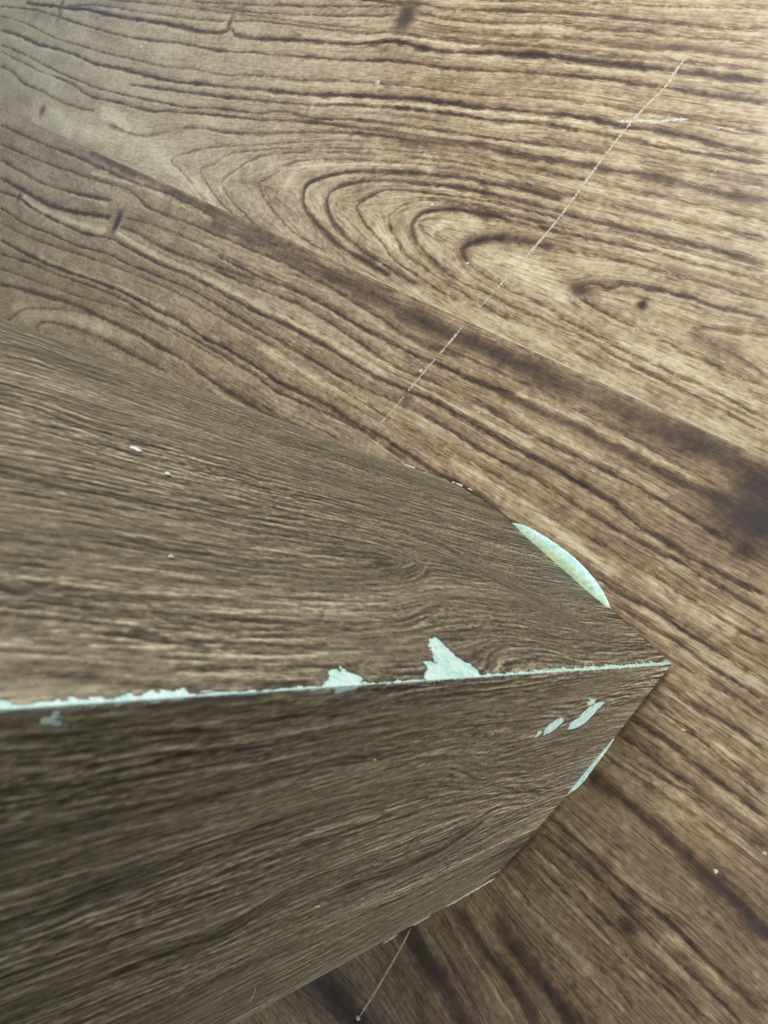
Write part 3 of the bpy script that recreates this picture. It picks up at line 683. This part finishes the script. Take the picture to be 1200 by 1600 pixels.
def veneer(Fc, G, tone, hgt, chips, edge_w, far_holes, bulge, label):
    ds, dz = .00030, .00055
    s_ = np.r_[0, np.arange(ds*.6, Fc.w-ds*.5, ds), Fc.w]
    z_ = np.r_[.0003, np.arange(.0009, .20, dz), np.arange(.20, TOPZ, dz*1.5), np.linspace(TOPZ, FULL, 40)]
    SS, ZZ = np.meshgrid(s_, z_)
    jr = np.random.default_rng(5)
    js = jr.normal(size=SS.shape)*ds*.22; js[:, 0] = 0; js[:, -1] = 0
    jz = jr.normal(size=SS.shape)*dz*.22; jz[0] = 0; jz[-1] = 0
    SS = SS+js; ZZ = ZZ+jz
    x = (SS-G.u0)/G.du; y = (ZZ-G.v0)/G.dv
    xi = np.clip(x.astype(int), 0, G.nx-2); yi = np.clip(y.astype(int), 0, G.ny-2); fx = x-xi; fy = y-yi
    samp = lambda A: (A[yi, xi]*(1-fx)+A[yi, xi+1]*fx)*(1-fy)+(A[yi+1, xi]*(1-fx)+A[yi+1, xi+1]*fx)*fy
    T = samp(tone); Hh = np.clip(samp(hgt), -3.0, 2.5)*.00006
    Hh = Hh*np.clip(SS/.001, 0, 1)
    _er = np.random.default_rng(17)                              # eased arris, rubbed deeper where the corner is worn
    ew = np.interp(ZZ, edge_w[0], edge_w[1])*np.clip(1+.5*np.interp(ZZ, np.linspace(0, TOPZ, 330), _er.normal(size=330)), .1, 1.8)
    Hh = Hh-np.clip(1-SS/(ew*1.1+1e-5), 0, 1)*.00022
    Hh = np.where(ZZ > TOPZ-.002, 0, Hh)
    Hh = Hh+bulge*np.exp(-(ZZ/.012)**1.3)*np.sin(np.pi*np.clip(SS/Fc.s1, 0, 1))**1.5
    P, _n = Fc.plan(SS, Hh)
    V = np.concatenate([P, ZZ[..., None]], 2).reshape(-1, 3)
    ny, nx = SS.shape; idx = np.arange(ny*nx).reshape(ny, nx)
    q = np.stack([idx[:-1, :-1], idx[:-1, 1:], idx[1:, 1:], idx[1:, :-1]], 2)
    cs = .25*(SS[:-1, :-1]+SS[1:, 1:]+SS[:-1, 1:]+SS[1:, :-1]); cz = .25*(ZZ[:-1, :-1]+ZZ[1:, 1:]+ZZ[:-1, 1:]+ZZ[1:, :-1])
    # worn strip along the corner, its width changes with height
    er = np.random.default_rng(9+int(Fc is F2))
    wn = np.interp(cz, np.linspace(0, TOPZ, 160), np.clip(1+.45*er.normal(size=160), .15, 2.4))
    wn2 = np.interp(cz, np.linspace(0, TOPZ, 420), np.clip(1+.5*er.normal(size=420), 0, 2.2))
    hole = cs < np.interp(cz, edge_w[0], edge_w[1])*np.clip(wn, .65, 1.9)*np.clip(wn2, .7, 1.5)
    ragged = np.interp(cz, np.linspace(0, TOPZ, 500), er.normal(size=500))*.00022
    rag2 = np.random.default_rng(31).normal(size=cs.shape)*.00016+np.interp(cs, np.linspace(0, Fc.w, 260), er.normal(size=260))*.0007
    for c in chips:
        pp = np.array([Fc.sz(*p) for p in c]); hole |= inpoly(pp, cs+ragged, cz+rag2)
    for z0, z1, wd in far_holes:
        hole |= (cz > min(z0, z1)) & (cz < max(z0, z1)) & (Fc.w-cs < wd*wn2)
    q = q[~hole].reshape(-1, 4)
    if (Fc is F1): q = q[:, ::-1]
    TI = samp(G.tint)
    # dirt in a thin line where the foil has lifted
    o = link_mesh('veneer_panel', V, q, M_post, post, attrs={'tone': T, 'tint': TI})
    o['label'] = label
    return o
def zc(Fc, px, py): return float(Fc.sz(px, py)[1])
# edge wear widths against height (from the photo: wide at the left = high up, hair-thin low down)
xs = [0, 200, 310, 400, 480, 520, 590, 660, 760, 850, 950, 1048]
zz = [zc(F1, x, 1102-.062*x) for x in xs][::-1]
e1 = [.00055, .0007, .0004, .0003, .0004, .0006, .0003, .0004, .0005, .0009, .0011, .0012][::-1]
e2 = [.00045, .0004, .0004, .00035, .0003, .0004, .0002, .0003, .0003, .0003, .0006, .0004][::-1]
def far(Fc, pairs): return [(zc(Fc, *a), zc(Fc, *b), wd) for a, b, wd in pairs]
G2.tint[:] = 0; G1.tint[:] = 0
for (px, py, r, a_) in [(660,1340,.006,.6),(720,1305,.004,.6),(560,1380,.004,.5),(170,1385,.004,.5),(320,1470,.005,.4)]:
    c = G2.cells(F2.sz(px, py)); G2.splat(G2.tint, c[0], c[1], .003/G2.du, r*1.6/G2.dv, a_)
c = G1.cells(F1.sz(120, 572)); G1.splat(G1.tint, c[0], c[1], .003/G1.du, .006/G1.dv, .5)
c = G1.cells(F1.sz(598, 880)); G1.splat(G1.tint, c[0], c[1], .002/G1.du, .003/G1.dv, .5)
veneer(F1, G1, TP1, HP1, CH1, (zz, e1), [], .0, 'wood-grain panel facing the cathedral plank, torn open beside the corner')
veneer(F2, G2, TP2, HP2, CH2, (zz, e2), [], .0010, 'wood-grain panel in shade, with slanting gouges near its foot')
# fibreboard core: a slightly smaller body behind the panels
def closed_plan(i):
    """outline of the post in plan, inset by i"""
    def side(Fc):      # the bare arris stands a little proud of the worn foil
        q = np.r_[.00003, .0008, .0016, .003, np.linspace(.003, Fc.s1, 10)[1:], np.linspace(Fc.s1, Fc.w, 16)[1:]]
        return Fc.plan(q, -np.interp(q, [0, .0011, .0022], [.00007, .00012, max(i, .00003)]) if i else q*0)[0]
    p1, p2 = side(F1), side(F2)
    far_c = F1.a*F1.w*.98+F2.a*F2.w*.98
    q1 = [p1[-1]+(far_c-p1[-1])*t for t in (.33, .66)]; q2 = [p2[-1]+(far_c-p2[-1])*t for t in (.66, .33)]
    return np.vstack([p1, q1, [far_c], q2, p2[::-1]]), far_c, p1[-1], p2[-1]
def core():
    per, *_ = closed_plan(.00026); n = len(per)
    zs = np.linspace(.0002, FULL-.0003, 60)
    vs = [(p[0], p[1], z) for z in zs for p in per]; fs = []
    for j in range(len(zs)-1):
        for k in range(n): fs.append((j*n+k, j*n+(k+1) % n, (j+1)*n+(k+1) % n, (j+1)*n+k))
    fs.append(tuple((len(zs)-1)*n+k for k in range(n))); fs.append(tuple(range(n))[::-1])
    o = link_mesh('core', vs, fs, M_core, post, smooth=False, attrs={'green': np.full(len(vs), .10)})
    o['label'] = 'pale blue-green fibreboard core showing through the chips'
core()
def back_panel(p, q):
    nx, ny = 60, 200
    t = np.linspace(0, 1, nx); z = np.linspace(.0003, FULL, ny)
    TT, ZZ = np.meshgrid(t, z); P = p+(q-p)*TT[..., None]
    V = np.concatenate([P, ZZ[..., None]], 2).reshape(-1, 3); idx = np.arange(nx*ny).reshape(ny, nx)
    qd = np.stack([idx[:-1, :-1], idx[:-1, 1:], idx[1:, 1:], idx[1:, :-1]], 2).reshape(-1, 4)
    T = TP1[(ZZ/FULL*(G1.ny-1)).astype(int), (TT*(G1.nx-1)).astype(int)]
    link_mesh('veneer_panel', V, qd, M_post, post, attrs={'tone': T, 'tint': T*0})
per, far_c, e1_, e2_ = closed_plan(0.)
back_panel(e1_, far_c+.0002*(F1.a+F2.a)); back_panel(far_c+.0002*(F1.a+F2.a), e2_)
link_mesh('top_cap', [(p[0], p[1], FULL) for p in per], [tuple(range(len(per)))], M_post, post, smooth=False)
# splintered burrs of bare core along the two side edges
def burr(Fc, a, b, wpx):
    """a torn whitish splinter standing out along the bowed side, between two picture points on its outline"""
    za, zb = zc(Fc, *a), zc(Fc, *b)
    ga, gb = ground(*a), ground(*b); m = mpp(*a)
    r = np.random.default_rng(int(a[0])); n = max(10, int(np.linalg.norm(gb-ga)/.0006)); vs, fs = [], []
    out = np.array([-(gb-ga)[1], (gb-ga)[0]]); out /= np.linalg.norm(out)
    if out@Fc.n < 0: out = -out
    for i in range(n):
        t = i/(n-1); k = wpx*m*.5*max(.2, min(1, 7*t+.1, 7*(1-t)+.1)*(1+.35*r.normal()))
        c = ga+(gb-ga)*t-T0
        for o_, z in ((-2.5, .0002), (-1.6, .0012), (0, .0009), (1., .0002)):
            p = c+out*k*o_; vs.append((p[0], p[1], z))
    for i in range(n-1):
        for k in range(3): fs.append((4*i+k, 4*i+k+1, 4*i+5+k, 4*i+4+k))
    link_mesh('core_burr', vs, fs, M_fleck, post)
for a_, b_, w_ in [((774,1372),(697,1417),1.9),((673,1430),(646,1446),1.5),((622,1460),(600,1474),1.3)]: burr(F2, a_, b_, w_)
for a_, b_, w_ in [((634,726),(650,732),2.),((664,738),(670,741),1.5),((708,753),(724,759),1.8),((733,763),(739,766),1.5)]: burr(F1, a_, b_, w_)
# broken-out core lip at the foot: lens-shaped, domed, inner edge higher than its rim
def lip(inner, outer, zin, zout, label, gmax):
    n, m = 60, 14
    I = resample([ground(*p) for p in inner], .0001); O = resample([ground(*p) for p in outer], .0001)
    pick = lambda A: A[np.linspace(0, len(A)-1, n).astype(int)]
    I, O = pick(I), pick(O)
    r = np.random.default_rng(3)
    vs, gr = [], []
    for j in range(m):
        t = j/(m-1)
        for i in range(n):
            e = math.sin(math.pi*i/(n-1))
            p = I[i]*(1-t)+O[i]*t+r.normal(size=2)*.00006
            z = (zin*(1-t)**1.1+zout*t)*min(1, e*2.2)+.0002 + math.sin(math.pi*t)*.0005*e
            if t > .93: z *= .3
            z += r.normal()*.00004
            vs.append((p[0]-T0[0], p[1]-T0[1], max(z, .0001)))
            gr.append(gmax*np.clip(1.5-t*1.75, 0, 1)*(.75+.25*e))
    fs = [(j*n+i, j*n+i+1, (j+1)*n+i+1, (j+1)*n+i) for j in range(m-1) for i in range(n-1)]
    o = link_mesh('swollen_core_lip', vs, fs, M_core, post, attrs={'green': gr}); o['label'] = label
lip([(799,817),(827,843),(853,869),(883,896),(910,918),(933,936),(956,953)],
    [(799,817),(820,821),(850,837),(877,855),(900,873),(923,897),(943,925),(956,953)], .0032, .0006,
    'crescent of pale green swollen core bulging out at the foot', .85)
lip([(956,1146),(938,1168),(917,1191),(897,1216),(882,1240)],
    [(960,1155),(948,1173),(930,1197),(908,1226),(884,1244)], .0016, .0005, 'narrow white-blue sliver of core at the foot of the shaded side', .1)
#@@BITS
# ------------------------------------------------------------------ scratches (wear on the boards) and loose flecks
def scratch(pts, wpx, name, parent, label, z=.00005, gaps=(), mat=M_scratch, rough=.5):
    r = np.random.default_rng(len(label))
    P = resample([ground(*p) for p in pts], .0005); n = len(P)
    tg = np.gradient(P, axis=0); tg /= np.hypot(*tg.T)[:, None]; nr = np.stack([-tg[:, 1], tg[:, 0]], 1)
    vs, fs = [], []
    for i in range(n):
        t = i/(n-1); m = mpp(*pts[0])*(1-t)+mpp(*pts[-1])*t
        wd = wpx*m*.5*max(.15, 1+rough*r.normal())*min(1, 12*t+.1, 12*(1-t)+.1)
        c = P[i]+nr[i]*r.normal()*m*.25*rough
        vs += [(*(c-nr[i]*wd), z*.4), (*c, z+.00008), (*(c+nr[i]*wd), z*.4)]
    for i in range(n-1):
        t = i/(n-1)
        if any(a < t < b for a, b in gaps) and r.random() < .85: continue
        for k in (0, 1): fs.append((3*i+k, 3*i+k+1, 3*i+k+4, 3*i+k+3))
    o = link_mesh(name, vs, fs, mat, parent); o['label'] = label
    return o
planks = [c for c in floor.children]
def attach(o, p):
    o.parent = p; o.matrix_parent_inverse = p.matrix_world.inverted()
bpy.context.view_layer.update()
for args in [
    (dict(pts=[(1084,76),(1060,105),(1040,135),(1010,165),(975,205),(930,263),(880,332),(834,388),(800,425),(745,486)], wpx=3.0, name='scratch', label='long thin pale scratch across the arched grain', gaps=((.90,.93),)), 0),
    (dict(pts=[(727,505),(700,538),(655,590),(610,645),(586,668)], wpx=2.2, name='scratch', label='fainter end of the long scratch, crossing the dark band', gaps=((.28,.32),(.62,.68))), 1),
    (dict(pts=[(962,189),(975,190),(1000,189),(1025,191),(1045,188),(1060,187),(1076,186)], wpx=3.6, name='paint_smear', label='short white smear beside the long scratch', mat=M_fleck, rough=.4), 0),
    (dict(pts=[(1128,255),(1110,275),(1090,292)], wpx=1.3, name='scratch', label='tiny faint scratch right of the long one', gaps=((.3,.6),)), 0),
    (dict(pts=[(642,1450),(628,1478),(605,1518),(580,1560),(562,1588)], wpx=2.4, name='scratch', label='straight pale scratch running from the post to a white bead', rough=.25), 1)]:
    o = scratch(parent=None, **args[0]); attach(o, planks[args[1]])
def fleck(pos, nrm, ux, sx, sy, sz, label, mat, seed, group='pale flecks scattered on floor and post', name='fleck'):
    """an angular crumb: squashed, jittered, bevelled lump resting on its surface"""
    r = np.random.default_rng(seed)
    bm = bmesh.new(); bmesh.ops.create_icosphere(bm, subdivisions=2, radius=1)
    for v in bm.verts:
        k = 1+.22*r.normal(); v.co.x *= k*sx; v.co.y *= (1+.2*r.normal())*sy; v.co.z = max(v.co.z, -.35)*sz*(1+.2*r.normal())
    me = bpy.data.meshes.new(name); bm.to_mesh(me); bm.free(); me.materials.append(mat)
    o = bpy.data.objects.new(name, me); COL.objects.link(o)
    n = Vector(nrm).normalized(); x = Vector(ux).normalized(); y = n.cross(x)
    o.matrix_world = Matrix.Translation(Vector(pos)+n*sz*.33) @ Matrix((x, y, n)).transposed().to_4x4()
    tagit(o, label, 'fleck', group)
    return o
FL = [(220,74,3,2.4,'white fleck on the greyer far left of the arched plank'),
      (590,130,5.5,3,'elongated white fleck near the top middle of the floor'),
      (675,320,4.5,3,'pinkish white fleck beside the arch of dark grain'),
      (730,412,3.6,2.4,'white fleck at the lower edge of the arched grain, left of the scratch'),
      (658,579,3.2,3,'round white speck touching the fainter scratch on the dark-striped plank'),
      (748,644,3,2,'small pale speck on a light stripe right of the scratch'),
      (770,455,5,2,'cream flake just above the long joint'),
      (1118,1361,3.4,3.4,'hollow-looking pale crumb on the dark stripe at lower right'),
      (1195,1333,3.2,2.2,'white speck at the right edge of the lower floor'),
      (560,1590,3.6,3.6,'round white bead at the end of the straight scratch'),
      (1166,19,2.4,1.6,'tiny pale speck at the top right of the floor'),
      (1123,202,2.2,2,'tiny pale speck right of the white smear'),
      (940,911,5,1.2,'thin white whisker sticking out from the green crescent'),
      (795,1336,2.6,2.6,'white speck at the foot of the shaded side'),
      (1068,1140,3.4,1.4,'slim pale chip on the floor below the post corner')]
for i, (px, py, a, b, lab) in enumerate(FL):
    g = ground(px, py); m = mpp(px, py); an = rng.uniform(-.5, .6)
    fleck((g[0], g[1], .0), (0, 0, 1), (math.cos(an-.3), math.sin(an-.3), 0), a*m*.85, b*m*.85, .45*min(a, b)*m+.0001, lab, M_fleck, 100+i)
for i, (px, py, Fc, a, b, lab) in enumerate([
      (212,704,F1,9.5,4.5,'largest white fleck stuck on the upper side of the post'),
      (261,742,F1,4.2,3.4,'smaller white fleck just below the largest one on the post'),
      (266,872,F1,4,2.2,'tiny white fleck on the dark streak of the upper post side'),
      (584,1185,F2,3.5,1.4,'tiny pale chip on the shaded post side'),
      (495,1414,F2,4.5,1.6,'pale flake low on the shaded post side')]):
    s_, z_ = Fc.sz(px, py); p = T0+Fc.a*s_; m = face_mpp(Fc, px, py)
    # long axis close to the picture's horizontal
    fleck((p[0]+Fc.n[0]*.0002, p[1]+Fc.n[1]*.0002, z_), (*Fc.n, 0), (0, 0, 1), a*m*1.15, b*m*1.0, .0003, lab, M_fleck_bright, 200+i)
# a short curved fibre clinging to the shaded side
cu = [(397,1540),(395,1548),(391,1556),(387,1563)]
vs, fs = [], []
for i, p in enumerate(resample(cu, 1.2)):
    s_, z_ = F2.sz(*p); m = face_mpp(F2, *p); P = T0+F2.a*s_+F2.n*.0006
    for k in range(6):
        t = 2*math.pi*k/6; rad = m*.8
        vs.append((P[0]+F2.a[0]*math.cos(t)*rad+F2.n[0]*math.sin(t)*rad, P[1]+F2.a[1]*math.cos(t)*rad+F2.n[1]*math.sin(t)*rad, z_))
    if i:
        for k in range(6): fs.append(((i-1)*6+k, (i-1)*6+(k+1) % 6, i*6+(k+1) % 6, i*6+k))
fib = link_mesh('fibre', vs, fs, M_fleck)
tagit(fib, 'short curved white fibre clinging low on the shaded post side', 'fibre')
